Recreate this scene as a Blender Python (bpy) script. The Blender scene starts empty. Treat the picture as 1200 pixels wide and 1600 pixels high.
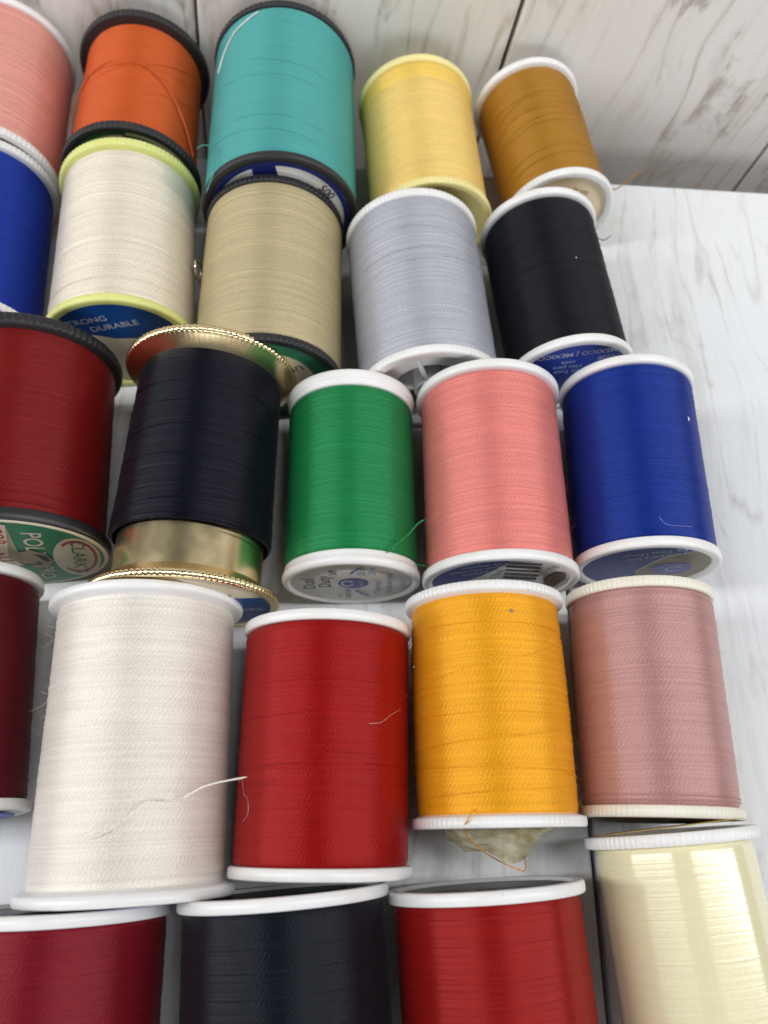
import bpy, bmesh, math, random
import numpy as np
from mathutils import Vector, Matrix
random.seed(7); rng = np.random.default_rng(7)
MM = 0.001
scene = bpy.context.scene
col = scene.collection

# ------------------------------------------------------------------ camera, world, lamps, exposure
cam_d = bpy.data.cameras.new('camera'); cam = bpy.data.objects.new('camera', cam_d); col.objects.link(cam)
cam.location = (0, 0, 0.155); cam.rotation_euler = (math.radians(22.6), 0, 0)
cam_d.sensor_fit = 'VERTICAL'; cam_d.sensor_height = 36.0; cam_d.sensor_width = 27.0; cam_d.lens = 36.0*1202/1600
cam_d.clip_start = 0.005; cam_d.clip_end = 20
cam_d.dof.use_dof = True; cam_d.dof.focus_distance = 0.133; cam_d.dof.aperture_fstop = 19
scene.camera = cam
world = bpy.data.worlds.new('World'); scene.world = world; world.use_nodes = True
bg = world.node_tree.nodes['Background']; bg.inputs[0].default_value = (0.90, 0.95, 1.0, 1); bg.inputs[1].default_value = 0.06
def area(name, loc, target, sx, sy, power, color):
    l = bpy.data.lights.new(name, 'AREA'); l.shape = 'RECTANGLE'; l.size = sx; l.size_y = sy; l.energy = power; l.color = color
    o = bpy.data.objects.new(name, l); col.objects.link(o); o.location = loc
    d = Vector(target) - Vector(loc); o.rotation_euler = d.to_track_quat('-Z', 'Y').to_euler()
area('window_light_left', (-0.58, 0.02, 0.50), (0, 0.06, 0), 0.13, 0.9, 4.5, (0.985, 0.985, 0.985))
area('window_light_right', (0.47, 0.02, 0.54), (0, 0.06, 0), 0.10, 0.9, 3.8, (0.985, 0.985, 0.985))
area('window_light_front', (0.10, -0.95, 0.30), (0.03, 0.15, 0.02), 0.9, 0.3, 3.2, (0.94, 0.97, 1.0))
scene.view_settings.view_transform = 'Standard'; scene.view_settings.look = 'None'
scene.view_settings.exposure = 0.0; scene.view_settings.gamma = 1.0; scene.view_settings.use_curve_mapping = False
scene.render.engine = 'CYCLES'
scene.cycles.max_bounces = 6; scene.cycles.diffuse_bounces = 4

# ------------------------------------------------------------------ helpers
def lin(r, g, b):
    f = lambda c: (c/255)/12.92 if c/255 <= 0.04045 else ((c/255+0.055)/1.055)**2.4
    return (f(r), f(g), f(b), 1.0)
def link(name, me, mat=None, parent=None, smooth=True):
    o = bpy.data.objects.new(name, me); col.objects.link(o)
    if mat is not None: me.materials.append(mat)
    if parent is not None: o.parent = parent
    if smooth: me.polygons.foreach_set('use_smooth', [True]*len(me.polygons))
    return o
def grid_mesh(name, P, uv=None, closed=True):
    """P: (n_rings, n_seg, 3) in mm; closed round the second axis"""
    n, m, _ = P.shape
    me = bpy.data.meshes.new(name)
    V = (P*MM).reshape(-1, 3)
    i = np.arange(n-1)[:, None]; k = np.arange(m if closed else m-1)[None, :]
    k2 = (k+1) % m
    F = np.stack([i*m+k, i*m+k2, (i+1)*m+k2, (i+1)*m+k], -1).reshape(-1, 4)
    nf = len(F)
    me.vertices.add(len(V)); me.vertices.foreach_set('co', V.astype(np.float32).ravel())
    me.loops.add(nf*4); me.loops.foreach_set('vertex_index', F.astype(np.int32).ravel())
    me.polygons.add(nf); me.polygons.foreach_set('loop_start', np.arange(0, nf*4, 4, dtype=np.int32))
    me.polygons.foreach_set('loop_total', np.full(nf, 4, np.int32))
    if uv is not None:
        U = uv   # (n, m+1, 2) physical coordinates
        kk = np.broadcast_to(k, (n-1, k.shape[1])); ii = np.broadcast_to(i, kk.shape)
        L = np.stack([U[ii, kk], U[ii, kk+1], U[ii+1, kk+1], U[ii+1, kk]], 2).reshape(-1, 2)
        l = me.uv_layers.new(name='UVMap'); l.data.foreach_set('uv', L.astype(np.float32).ravel())
    me.update(calc_edges=True); me.validate()
    return me
def tube_mesh(name, pts, r, seg=6, taper=False):
    pts = [Vector(p) for p in pts]
    # Catmull-Rom resample
    out = []
    n = len(pts)
    for i in range(n-1):
        p0 = pts[max(i-1, 0)]; p1 = pts[i]; p2 = pts[i+1]; p3 = pts[min(i+2, n-1)]
        st = 6
        for k in range(st):
            t = k/st
            out.append(0.5*((2*p1)+(p2-p0)*t+(2*p0-5*p1+4*p2-p3)*t*t+(3*p1-p0-3*p2+p3)*t**3))
    out.append(pts[-1])
    return raw_tube(name, out, r, seg)
def raw_tube(name, out, r, seg=6):
    P = np.zeros((len(out), seg, 3)); ref = Vector((0.3, 0.2, 1)).normalized()
    for i, p in enumerate(out):
        t = (out[min(i+1, len(out)-1)]-out[max(i-1, 0)]).normalized()
        a = t.cross(ref)
        if a.length < 1e-3: a = t.cross(Vector((1, 0, 0)))
        a.normalize(); b = t.cross(a)
        rr = r*(1+0.08*math.sin(i*2.3)) * (0.35 if i in (0, len(out)-1) else 1)
        for k in range(seg):
            w = 2*math.pi*k/seg; P[i, k] = p + a*math.cos(w)*rr + b*math.sin(w)*rr
    uv = np.zeros((len(out), seg+1, 2)); d = 0
    for i in range(len(out)):
        if i: d += (out[i]-out[i-1]).length
        uv[i, :, 0] = d; uv[i, :, 1] = np.arange(seg+1)/seg*2
    return grid_mesh(name, P, uv)
def poly_mesh(name, polys, y=0.0):
    """flat print: list of polygons [(a,b),...] in mm lying in the local XZ plane at depth y"""
    bm = bmesh.new()
    for pl in polys:
        vs = [bm.verts.new((p[0]*MM, y*MM, p[1]*MM)) for p in pl]
        try: bm.faces.new(vs)
        except ValueError: pass
    bmesh.ops.triangulate(bm, faces=bm.faces[:])
    bmesh.ops.recalc_face_normals(bm, faces=bm.faces[:])
    me = bpy.data.meshes.new(name); bm.to_mesh(me); bm.free(); return me

# ------------------------------------------------------------------ materials
def new_mat(name):
    m = bpy.data.materials.new(name); m.use_nodes = True
    nt = m.node_tree; b = nt.nodes['Principled BSDF']
    return m, nt, b
def N(nt, t, **kw):
    n = nt.nodes.new(t)
    for k, v in kw.items(): setattr(n, k, v)
    return n
def math_n(nt, op, a, b=None, c=None):
    n = nt.nodes.new('ShaderNodeMath'); n.operation = op
    for i, x in enumerate((a, b, c)):
        if x is None: continue
        if isinstance(x, (int, float)): n.inputs[i].default_value = x
        else: nt.links.new(x, n.inputs[i])
    return n.outputs[0]
def thread_mat(name, rgb, rough=0.38, spec=0.8, twist=1.0, sheen=0.05, bump=0.5, var=0.20, dash=1.0, metal=0.22):
    m, nt, b = new_mat(name); L = nt.links.new
    uv = N(nt, 'ShaderNodeUVMap'); sep = N(nt, 'ShaderNodeSeparateXYZ'); L(uv.outputs[0], sep.inputs[0])
    u, v = sep.outputs[0], sep.outputs[1]              # u: mm round the spool, v: thread number
    fl = math_n(nt, 'FLOOR', v)
    wn = N(nt, 'ShaderNodeTexWhiteNoise', noise_dimensions='1D'); L(fl, wn.inputs['W'])
    fr = math_n(nt, 'FRACT', v)
    cph = N(nt, 'ShaderNodeCombineXYZ'); L(math_n(nt, 'MULTIPLY', u, 0.10), cph.inputs[0]); L(math_n(nt, 'MULTIPLY', v, 0.09), cph.inputs[1])
    pn = N(nt, 'ShaderNodeTexNoise'); L(cph.outputs[0], pn.inputs['Vector']); pn.inputs['Scale'].default_value = 2.0; pn.inputs['Detail'].default_value = 2
    ph = math_n(nt, 'ADD', math_n(nt, 'MULTIPLY', wn.outputs['Value'], 0.34), math_n(nt, 'ADD', math_n(nt, 'MULTIPLY', pn.outputs['Fac'], 2.0), math_n(nt, 'MULTIPLY', fl, 0.29)))
    # ply twist: short diagonal strokes along every strand
    w = math_n(nt, 'ADD', math_n(nt, 'MULTIPLY', u, 1.35*twist), ph)
    w = math_n(nt, 'ADD', w, math_n(nt, 'MULTIPLY', fr, 0.5))
    s = math_n(nt, 'SINE', math_n(nt, 'MULTIPLY', w, 2*math.pi))
    ply = math_n(nt, 'MULTIPLY', math_n(nt, 'ADD', s, 1.0), 0.5)
    ply = math_n(nt, 'MULTIPLY', ply, dash)
    # fibres
    comb = N(nt, 'ShaderNodeCombineXYZ'); L(math_n(nt, 'MULTIPLY', u, 1.1), comb.inputs[0]); L(math_n(nt, 'MULTIPLY', v, 0.9), comb.inputs[1])
    fn = N(nt, 'ShaderNodeTexNoise'); L(comb.outputs[0], fn.inputs['Vector']); fn.inputs['Scale'].default_value = 2.0; fn.inputs['Detail'].default_value = 3
    h = math_n(nt, 'ADD', math_n(nt, 'MULTIPLY', ply, 0.28), math_n(nt, 'MULTIPLY', fn.outputs['Fac'], 0.55))
    bp = N(nt, 'ShaderNodeBump'); bp.inputs['Strength'].default_value = bump; bp.inputs['Distance'].default_value = 0.00006; L(h, bp.inputs['Height'])
    L(bp.outputs[0], b.inputs['Normal'])
    # dye variation: strand to strand and slow blotches; then painted fibre and ply shading
    comb2 = N(nt, 'ShaderNodeCombineXYZ'); L(math_n(nt, 'MULTIPLY', u, 0.035), comb2.inputs[0]); L(math_n(nt, 'MULTIPLY', v, 0.06), comb2.inputs[1])
    bn = N(nt, 'ShaderNodeTexNoise'); L(comb2.outputs[0], bn.inputs['Vector']); bn.inputs['Scale'].default_value = 3; bn.inputs['Detail'].default_value = 4
    tot = math_n(nt, 'ADD', math_n(nt, 'MULTIPLY', math_n(nt, 'SUBTRACT', wn.outputs['Value'], 0.5), var*0.55),
                 math_n(nt, 'MULTIPLY', math_n(nt, 'SUBTRACT', bn.outputs['Fac'], 0.5), var*0.9))
    tot = math_n(nt, 'ADD', tot, math_n(nt, 'MULTIPLY', math_n(nt, 'SUBTRACT', fn.outputs['Fac'], 0.5), var*3.2))  # glint and shade of fine fibres painted into the colour as mottling
    tot = math_n(nt, 'ADD', tot, math_n(nt, 'MULTIPLY', math_n(nt, 'SUBTRACT', ply, 0.5*dash), var*0.7))  # light and dark sides of the twist strokes, painted into the colour
    val = math_n(nt, 'ADD', tot, 1.0)
    hsv = N(nt, 'ShaderNodeHueSaturation'); hsv.inputs['Color'].default_value = lin(*rgb); L(val, hsv.inputs['Value'])
    L(hsv.outputs[0], b.inputs['Base Color'])
    L(math_n(nt, 'ADD', math_n(nt, 'MULTIPLY', math_n(nt, 'SUBTRACT', fn.outputs['Fac'], 0.5), 0.5), rough+(0.04 if dash else -0.0)), b.inputs['Roughness']); b.inputs['Specular IOR Level'].default_value = spec
    b.inputs['Sheen Weight'].default_value = sheen; b.inputs['Sheen Roughness'].default_value = 0.45
    tg = N(nt, 'ShaderNodeTangent', direction_type='UV_MAP'); L(tg.outputs[0], b.inputs['Tangent'])
    b.inputs['Metallic'].default_value = metal; b.inputs['Anisotropic'].default_value = 0.9; b.inputs['Anisotropic Rotation'].default_value = 0.25
    t = lin(*rgb); b.inputs['Specular Tint'].default_value = (0.2+0.8*t[0]**.5, 0.2+0.8*t[1]**.5, 0.2+0.8*t[2]**.5, 1)
    b.inputs['Sheen Tint'].default_value = (0.4+0.6*t[0], 0.4+0.6*t[1], 0.4+0.6*t[2], 1)
    return m
def plastic(name, rgb, rough=0.38, sss=0.0, dirt=0.06, spec=0.5):
    m, nt, b = new_mat(name); L = nt.links.new
    tc = N(nt, 'ShaderNodeTexCoord'); n = N(nt, 'ShaderNodeTexNoise'); L(tc.outputs['Object'], n.inputs['Vector'])
    n.inputs['Scale'].default_value = 160; n.inputs['Detail'].default_value = 5
    r = N(nt, 'ShaderNodeValToRGB'); c = lin(*rgb); r.color_ramp.elements[0].position = 0.3; r.color_ramp.elements[1].position = 0.6
    r.color_ramp.elements[0].color = (c[0]*(1-dirt), c[1]*(1-dirt*1.15), c[2]*(1-dirt*1.5), 1); r.color_ramp.elements[1].color = c
    L(n.outputs['Fac'], r.inputs[0])
    # sparse scuffs and specks of grime
    n2 = N(nt, 'ShaderNodeTexNoise'); L(tc.outputs['Object'], n2.inputs['Vector']); n2.inputs['Scale'].default_value = 520; n2.inputs['Detail'].default_value = 2
    r2 = N(nt, 'ShaderNodeValToRGB'); r2.color_ramp.elements[0].position = 0.70; r2.color_ramp.elements[1].position = 0.80; L(n2.outputs['Fac'], r2.inputs[0])
    mx = N(nt, 'ShaderNodeMix', data_type='RGBA'); L(math_n(nt, 'MULTIPLY', r2.outputs[0], 0.35), mx.inputs[0]); L(r.outputs[0], mx.inputs[6])
    mx.inputs[7].default_value = (c[0]*0.45, c[1]*0.42, c[2]*0.38, 1)
    L(mx.outputs[2], b.inputs['Base Color'])
    b.inputs['Roughness'].default_value = rough; b.inputs['Specular IOR Level'].default_value = spec
    if sss:
        b.inputs['Subsurface Weight'].default_value = sss; b.inputs['Subsurface Radius'].default_value = (0.8, 0.6, 0.5); b.inputs['Subsurface Scale'].default_value = 0.0012
    n3 = N(nt, 'ShaderNodeTexNoise'); L(tc.outputs['Object'], n3.inputs['Vector']); n3.inputs['Scale'].default_value = 900; n3.inputs['Detail'].default_value = 3
    bp = N(nt, 'ShaderNodeBump'); bp.inputs['Strength'].default_value = 0.15; bp.inputs['Distance'].default_value = 0.0001; L(n3.outputs['Fac'], bp.inputs['Height']); L(bp.outputs[0], b.inputs['Normal'])
    return m
def paper(name, rgb, rough=0.42, dirt=0.1):
    return plastic(name, rgb, rough, 0, dirt)
def gold_mat():
    m, nt, b = new_mat('gold_foil'); L = nt.links.new
    b.inputs['Base Color'].default_value = (0.98, 0.80, 0.47, 1); b.inputs['Metallic'].default_value = 1; b.inputs['Roughness'].default_value = 0.16
    tc = N(nt, 'ShaderNodeTexCoord'); mp = N(nt, 'ShaderNodeMapping'); L(tc.outputs['Object'], mp.inputs[0]); mp.inputs['Scale'].default_value = (90, 30, 90)
    n = N(nt, 'ShaderNodeTexNoise'); L(mp.outputs[0], n.inputs['Vector']); n.inputs['Scale'].default_value = 1; n.inputs['Detail'].default_value = 4
    bp = N(nt, 'ShaderNodeBump'); bp.inputs['Strength'].default_value = 0.12; bp.inputs['Distance'].default_value = 0.0002; L(n.outputs['Fac'], bp.inputs['Height']); L(bp.outputs[0], b.inputs['Normal'])
    n2 = N(nt, 'ShaderNodeTexNoise'); L(tc.outputs['Object'], n2.inputs['Vector']); n2.inputs['Scale'].default_value = 400; n2.inputs['Detail'].default_value = 4
    mr = N(nt, 'ShaderNodeMapRange'); mr.inputs[1].default_value = 0.35; mr.inputs[2].default_value = 0.75; mr.inputs[3].default_value = 0.24; mr.inputs[4].default_value = 0.28
    L(n2.outputs['Fac'], mr.inputs[0]); L(mr.outputs[0], b.inputs['Roughness'])
    return m
def wood(name, base, streak, chip, amount, grain_scale, offset, axis):
    """whitewashed wood; axis = long direction of the plank in object space ('Y' table, 'Z' wall)"""
    m, nt, b = new_mat(name); L = nt.links.new
    tc = N(nt, 'ShaderNodeTexCoord'); oi = N(nt, 'ShaderNodeObjectInfo')
    off = N(nt, 'ShaderNodeVectorMath', operation='ADD'); L(tc.outputs['Object'], off.inputs[0])
    sc = N(nt, 'ShaderNodeVectorMath', operation='SCALE'); L(oi.outputs['Location'], sc.inputs[0]); sc.inputs['Scale'].default_value = 3.7; L(sc.outputs[0], off.inputs[1])
    # gently bending grain
    wrp = N(nt, 'ShaderNodeTexNoise'); L(off.outputs[0], wrp.inputs['Vector']); wrp.inputs['Scale'].default_value = 14; wrp.inputs['Detail'].default_value = 2
    wv = N(nt, 'ShaderNodeVectorMath', operation='SCALE'); L(wrp.outputs['Color'], wv.inputs[0]); wv.inputs['Scale'].default_value = 0.012
    ad = N(nt, 'ShaderNodeVectorMath', operation='ADD'); L(off.outputs[0], ad.inputs[0]); L(wv.outputs[0], ad.inputs[1])
    def streaks(across, along, detail, rough=0.6):
        mp = N(nt, 'ShaderNodeMapping'); L(ad.outputs[0], mp.inputs[0])
        mp.inputs['Scale'].default_value = (across, along, across) if axis == 'Y' else (across, across, along)
        mp.inputs['Location'].default_value = (offset, offset*1.7, offset*0.6)
        n = N(nt, 'ShaderNodeTexNoise'); L(mp.outputs[0], n.inputs['Vector']); n.inputs['Scale'].default_value = 1; n.inputs['Detail'].default_value = detail; n.inputs['Roughness'].default_value = rough
        return n.outputs['Fac']
    s1 = streaks(130*grain_scale, 9*grain_scale, 6, 0.62)
    s2 = streaks(900*grain_scale, 14*grain_scale, 3)
    s3 = streaks(55*grain_scale, 30*grain_scale, 6, 0.7)
    def ramp(x, a, c):
        r = N(nt, 'ShaderNodeMapRange'); r.inputs[1].default_value = a; r.inputs[2].default_value = c; L(x, r.inputs[0]); return r.outputs[0]
    s4 = streaks(42*grain_scale, 4.5*grain_scale, 3, 0.5)
    ctr = math_n(nt, 'ABSOLUTE', math_n(nt, 'SUBTRACT', math_n(nt, 'FRACT', math_n(nt, 'MULTIPLY', s4, 9.0)), 0.5))
    lines = math_n(nt, 'MULTIPLY', math_n(nt, 'SUBTRACT', 1.0, ramp(ctr, 0.0, 0.13)), ramp(s3, 0.40, 0.62))
    m1 = math_n(nt, 'MAXIMUM', math_n(nt, 'MULTIPLY', ramp(s1, 0.54, 0.70), amount*0.55), math_n(nt, 'MULTIPLY', lines, amount))
    mx = N(nt, 'ShaderNodeMix', data_type='RGBA'); L(m1, mx.inputs[0]); mx.inputs[6].default_value = base; mx.inputs[7].default_value = streak
    m2 = math_n(nt, 'MULTIPLY', math_n(nt, 'MULTIPLY', ramp(s3, 0.54, 0.60), ramp(s1, 0.44, 0.58)), chip[4])
    mx2 = N(nt, 'ShaderNodeMix', data_type='RGBA'); L(m2, mx2.inputs[0]); L(mx.outputs[2], mx2.inputs[6]); mx2.inputs[7].default_value = chip[:4]
    m3 = math_n(nt, 'MULTIPLY', ramp(s2, 0.5, 0.75), 0.16*amount)
    mx3 = N(nt, 'ShaderNodeMix', data_type='RGBA'); L(m3, mx3.inputs[0]); L(mx2.outputs[2], mx3.inputs[6]); mx3.inputs[7].default_value = streak
    L(mx3.outputs[2], b.inputs['Base Color'])
    b.inputs['Roughness'].default_value = 0.46; b.inputs['Specular IOR Level'].default_value = 0.4
    hh = math_n(nt, 'ADD', math_n(nt, 'MULTIPLY', s2, 0.5), math_n(nt, 'SUBTRACT', math_n(nt, 'MULTIPLY', s1, 0.8), math_n(nt, 'MULTIPLY', lines, 0.5)))
    bp = N(nt, 'ShaderNodeBump'); bp.inputs['Strength'].default_value = 0.25; bp.inputs['Distance'].default_value = 0.0004; L(hh, bp.inputs['Height']); L(bp.outputs[0], b.inputs['Normal'])
    return m

M = dict(
 white=plastic('white_plastic', (238, 238, 238), 0.36, 0.0),
 ivory=plastic('ivory_plastic', (238, 234, 220), 0.4),
 lemon=plastic('pale_lemon_plastic', (240, 228, 158), 0.4),
 black=plastic('black_plastic', (38, 38, 41), 0.42),
 neon=plastic('lime_yellow_plastic', (224, 229, 142), 0.42),
 gold=gold_mat(),
 grime=plastic('grey_beige_plastic', (150, 142, 125), 0.5),
 p_white=paper('label_white', (236, 234, 228)), p_cream=paper('label_cream', (214, 204, 180)),
 p_green=paper('label_green', (28, 122, 84)), p_dgreen=paper('label_dark_green', (20, 90, 60)),
 p_navy=paper('label_navy', (28, 44, 120)), p_blue=paper('label_blue', (12, 78, 160)),
 p_royal=paper('label_royal_blue', (32, 62, 165)), p_gold=paper('label_gold', (176, 146, 74), 0.35),
 p_silver=paper('label_silver', (226, 226, 224), 0.28), p_black=paper('label_black', (22, 22, 26)),
 p_red=paper('label_red', (168, 34, 34)), p_brown=paper('label_brown', (92, 76, 52)), p_beige=paper('label_beige', (226, 205, 172)),
 p_violet=paper('label_violet', (88, 96, 190)), p_sky=paper('label_sky_blue', (70, 130, 200)), p_ink=paper('label_ink', (40, 40, 44)),
 p_pale=paper('label_pale_print', (205, 215, 232)), p_tear=paper('label_torn_paper', (150, 132, 104)),
)
steel, nt_, b_ = new_mat('bright_steel'); b_.inputs['Metallic'].default_value = 1; b_.inputs['Base Color'].default_value = (0.75, 0.74, 0.7, 1); b_.inputs['Roughness'].default_value = 0.22
film, nt_, b_ = new_mat('cellophane_film'); b_.inputs['Base Color'].default_value = (0.80, 0.76, 0.58, 1); b_.inputs['Roughness'].default_value = 0.16
b_.inputs['Transmission Weight'].default_value = 0.15; b_.inputs['IOR'].default_value = 1.12; b_.inputs['Specular IOR Level'].default_value = 0.7
_n = N(nt_, 'ShaderNodeTexNoise'); _n.inputs['Scale'].default_value = 320; _n.inputs['Detail'].default_value = 4; _tc = N(nt_, 'ShaderNodeTexCoord'); nt_.links.new(_tc.outputs['Object'], _n.inputs['Vector'])
_r = N(nt_, 'ShaderNodeValToRGB'); nt_.links.new(_n.outputs['Fac'], _r.inputs[0]); _r.color_ramp.elements[0].color = lin(196, 186, 138); _r.color_ramp.elements[1].color = lin(240, 236, 214); _r.color_ramp.elements[0].position = 0.35; _r.color_ramp.elements[1].position = 0.62
nt_.links.new(_r.outputs[0], b_.inputs['Base Color'])

# ------------------------------------------------------------------ setting: tabletop and backdrop of whitewashed planks
def plank_mesh(name, pts, z0, z1, bev=0.6):
    """prism over outline pts (mm) with softened upper edge"""
    bm = bmesh.new()
    lo = [bm.verts.new((x*MM, y*MM, z0*MM)) for x, y in pts]; hi = [bm.verts.new((x*MM, y*MM, z1*MM)) for x, y in pts]
    n = len(pts)
    top = bm.faces.new(hi); bm.faces.new(lo[::-1])
    for i in range(n): bm.faces.new((lo[i], lo[(i+1) % n], hi[(i+1) % n], hi[i]))
    bmesh.ops.recalc_face_normals(bm, faces=bm.faces[:])
    bmesh.ops.bevel(bm, geom=[e for e in top.edges], offset=bev*MM, segments=2, affect='EDGES', profile=0.6)
    me = bpy.data.meshes.new(name); bm.to_mesh(me); bm.free(); return me
table = bpy.data.objects.new('tabletop', None); col.objects.link(table); table['kind'] = 'structure'
wood_t = wood('whitewashed_table_wood', lin(227, 230, 233), lin(188, 185, 178), (*lin(182, 178, 170)[:3], 1, 0.35), 0.75, 1.25, 3.1, 'Y')
wood_w = wood('whitewashed_wall_wood', lin(240, 235, 229), lin(186, 168, 150), (*lin(150, 130, 112)[:3], 1, 0.65), 0.75, 0.85, 8.4, 'Z')
edge_y = lambda x: 159.0 - 0.082*(x-60.8)
xs = [-268.0, -190.2, -112.4, -34.6, 38.6, 116.4, 194.2, 272.0]
for a, b in zip(xs[:-1], xs[1:]):
    x0, x1 = a+0.45, b-0.45
    cx = (x0+x1)/2
    me = plank_mesh('plank', [(x0-cx, -190), (x1-cx, -190), (x1-cx, edge_y(x1)), (x0-cx, edge_y(x0))], -9, 0)
    o = link('plank', me, wood_t, table, smooth=False); o.location = (cx*MM, 0, 0)
me = plank_mesh('backing_board', [(-268, -189), (272, -189), (272, edge_y(272)-1), (-268, edge_y(-268)-1)], -14, -9.2, 0.3)
under, nt_, b_ = new_mat('dark_gap_wood'); b_.inputs['Base Color'].default_value = lin(118, 94, 76); b_.inputs['Roughness'].default_value = 0.8
link('backing_board', me, under, table, smooth=False)

wall = bpy.data.objects.new('backdrop_wall', None); col.objects.link(wall); wall['kind'] = 'structure'
wall.location = (0, 182.1*MM, 0); wall.rotation_euler = (0, 0, math.atan(-0.082))
js = [-284.5, -207.0, -129.0, -50.9, 27.3, 105.9, 184, 262]
slant = math.atan(0.155)
for a, b in zip(js[:-1], js[1:]):
    w = (b-a)*math.cos(slant)-0.9
    # outline in the wall plane, long side Z
    bm = bmesh.new()
    pts = [(-w/2, -90), (w/2, -90), (w/2, 170), (-w/2, 170)]
    f = [bm.verts.new((x*MM, 0, z*MM)) for x, z in pts]; k = [bm.verts.new((x*MM, 9*MM, z*MM)) for x, z in pts]
    front = bm.faces.new(f); bm.faces.new(k[::-1])
    for i in range(4): bm.faces.new((f[i], k[i], k[(i+1) % 4], f[(i+1) % 4]))
    bmesh.ops.recalc_face_normals(bm, faces=bm.faces[:])
    bmesh.ops.bevel(bm, geom=list(front.edges), offset=0.9*MM, segments=2, affect='EDGES', profile=0.6)
    me = bpy.data.meshes.new('plank'); bm.to_mesh(me); bm.free()
    o = link('plank', me, wood_w, wall, smooth=False); o.location = ((a+b)/2*MM, random.uniform(0, 0.4)*MM, 0); o.rotation_euler = (0, slant, 0)
bm = bmesh.new(); bmesh.ops.create_cube(bm, size=1); bmesh.ops.scale(bm, vec=(0.54, 0.004, 0.26), verts=bm.verts[:]); bmesh.ops.translate(bm, vec=(0, 0.0118, 0.04), verts=bm.verts[:])
me = bpy.data.meshes.new('backing_board'); bm.to_mesh(me); bm.free(); link('backing_board', me, under, wall, smooth=False)

# ------------------------------------------------------------------ spool builder
def winding(L0, L1, r0, r1, R, pitch, amp, lump, bulge=0.0, seg=84):
    """real ridged winding between axial positions L0..L1 (mm), radius r0 at L0 to r1 at L1"""
    n = max(int((L1-L0)/pitch), 8); th = np.arange(seg)/seg*2*np.pi
    s = np.linspace(L0, L1, 2*n+1); q = (s-L0)/(L1-L0)
    rad = r0+(r1-r0)*q + bulge*(1-(2*q-1)**2)
    endd = np.minimum(s-L0, L1-s); rad = rad - 0.55*np.exp(-endd/0.35)
    ridge = np.where(np.arange(2*n+1) % 2 == 1, amp, 0.0)*(1+0.25*rng.standard_normal(2*n+1))
    jit = np.repeat(rng.standard_normal(n+1), 2)[:2*n+1]*amp*0.35
    slow = np.convolve(np.convolve(rng.standard_normal(2*n+1), np.ones(24)/24, 'same'), np.ones(12)/12, 'same')*lump
    rad = rad+ridge+jit+slow
    ph = np.cumsum(rng.standard_normal(2*n+1))*0.12; ph2 = np.cumsum(rng.standard_normal(2*n+1))*0.1
    wob = 0.10*np.sin(th[None]+ph[:, None]*0.5) + 0.07*np.sin(2*th[None]+ph2[:, None])
    fade = np.clip(endd/1.5, 0, 1)[:, None]
    rr = rad[:, None] + lump*0.35*np.sin(3*th[None]+ph[:, None])*fade
    S = s[:, None]+wob*fade
    P = np.stack([rr*np.cos(th)[None], S, rr*np.sin(th)[None]+R], -1)
    uv = np.zeros((2*n+1, seg+1, 2)); uv[..., 0] = np.arange(seg+1)[None]/seg*2*np.pi*r0; uv[..., 1] = (np.arange(2*n+1)/2)[:, None]
    return grid_mesh('thread_winding', P, uv)
def revolve(name, prof, R, y0, sgn, knurl=None, seg=96, hole=False):
    """prof: list of (r, s, rim) ; s grows outward from the thread; placed at axial y0, direction sgn"""
    if knurl: teeth, depth, kind = knurl; seg = teeth*4
    th = np.arange(seg)/seg*2*np.pi
    rows = []
    for p in prof:
        r = np.full(seg, p[0], float)
        if knurl and len(p) > 2 and p[2]:
            ph = np.arange(seg) % 4
            k = np.array([0, 0.5, 1, 0.5])[ph] if kind == 'saw' else np.array([0, 0.85, 1, 0.85])[ph]
            r = r-depth*p[2]*k*(1+0.15*rng.standard_normal(seg))
        rows.append(np.stack([r*np.cos(th), np.full(seg, y0+sgn*p[1]), r*np.sin(th)+R], -1))
    P = np.array(rows)
    if sgn > 0: P = P[:, ::-1]
    return grid_mesh(name, P)
PROF = {
 'flat': lambda R, t: [(R*0.5, 0), (R-0.7, 0), (R-0.25, 0.06, .3), (R-0.05, 0.3, 1), (R, t*0.5, 1), (R-0.05, t-0.3, 1), (R-0.25, t-0.06, .3), (R-0.6, t), (R-1.5, t), (R-1.75, t-0.15), (R-1.85, t-0.7), (0.01, t-0.7)],
 'cone': lambda R, t: [(R*0.5, -2.0), (R-2.6, -0.75), (R-0.8, 0.0), (R-0.25, 0.12, .3), (R-0.03, 0.4, 1), (R, t*0.6, 1), (R-0.05, t-0.25, 1), (R-0.3, t, .3), (R-1.3, t), (R-1.6, t-0.2), (R-1.7, t-0.7), (0.01, t-0.7)],
 'drum': lambda R, t: [(R*0.5, 0), (R-0.75, 0), (R-0.45, 0.12), (R-0.38, 0.7), (R-0.36, 1.25), (R-0.08, 1.45), (R, 1.8), (R, t-0.9), (R-0.15, t-0.35), (R-0.5, t-0.06), (R-0.9, t), (R-1.35, t-0.12), (R-1.6, t-0.6), (0.01, t-0.6)],
 'bead': lambda R, t: [(R*0.5, -2.6), (R*0.80, -1.9), (R-1.2, -0.1), (R-0.6, 0.1, .3), (R-0.15, 0.3, .8), (R, t*0.5, 1), (R-0.15, t-0.25, .8), (R-0.7, t, .2), (R-1.3, t-0.1), (R-1.5, t-0.3), (0.01, t-0.3)],
}
RECESS = {'flat': 0.7, 'cone': 0.7, 'drum': 0.6, 'bead': 0.3}
LIP = {'flat': 1.95, 'cone': 1.8, 'drum': 1.7, 'bead': 1.6}
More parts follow.
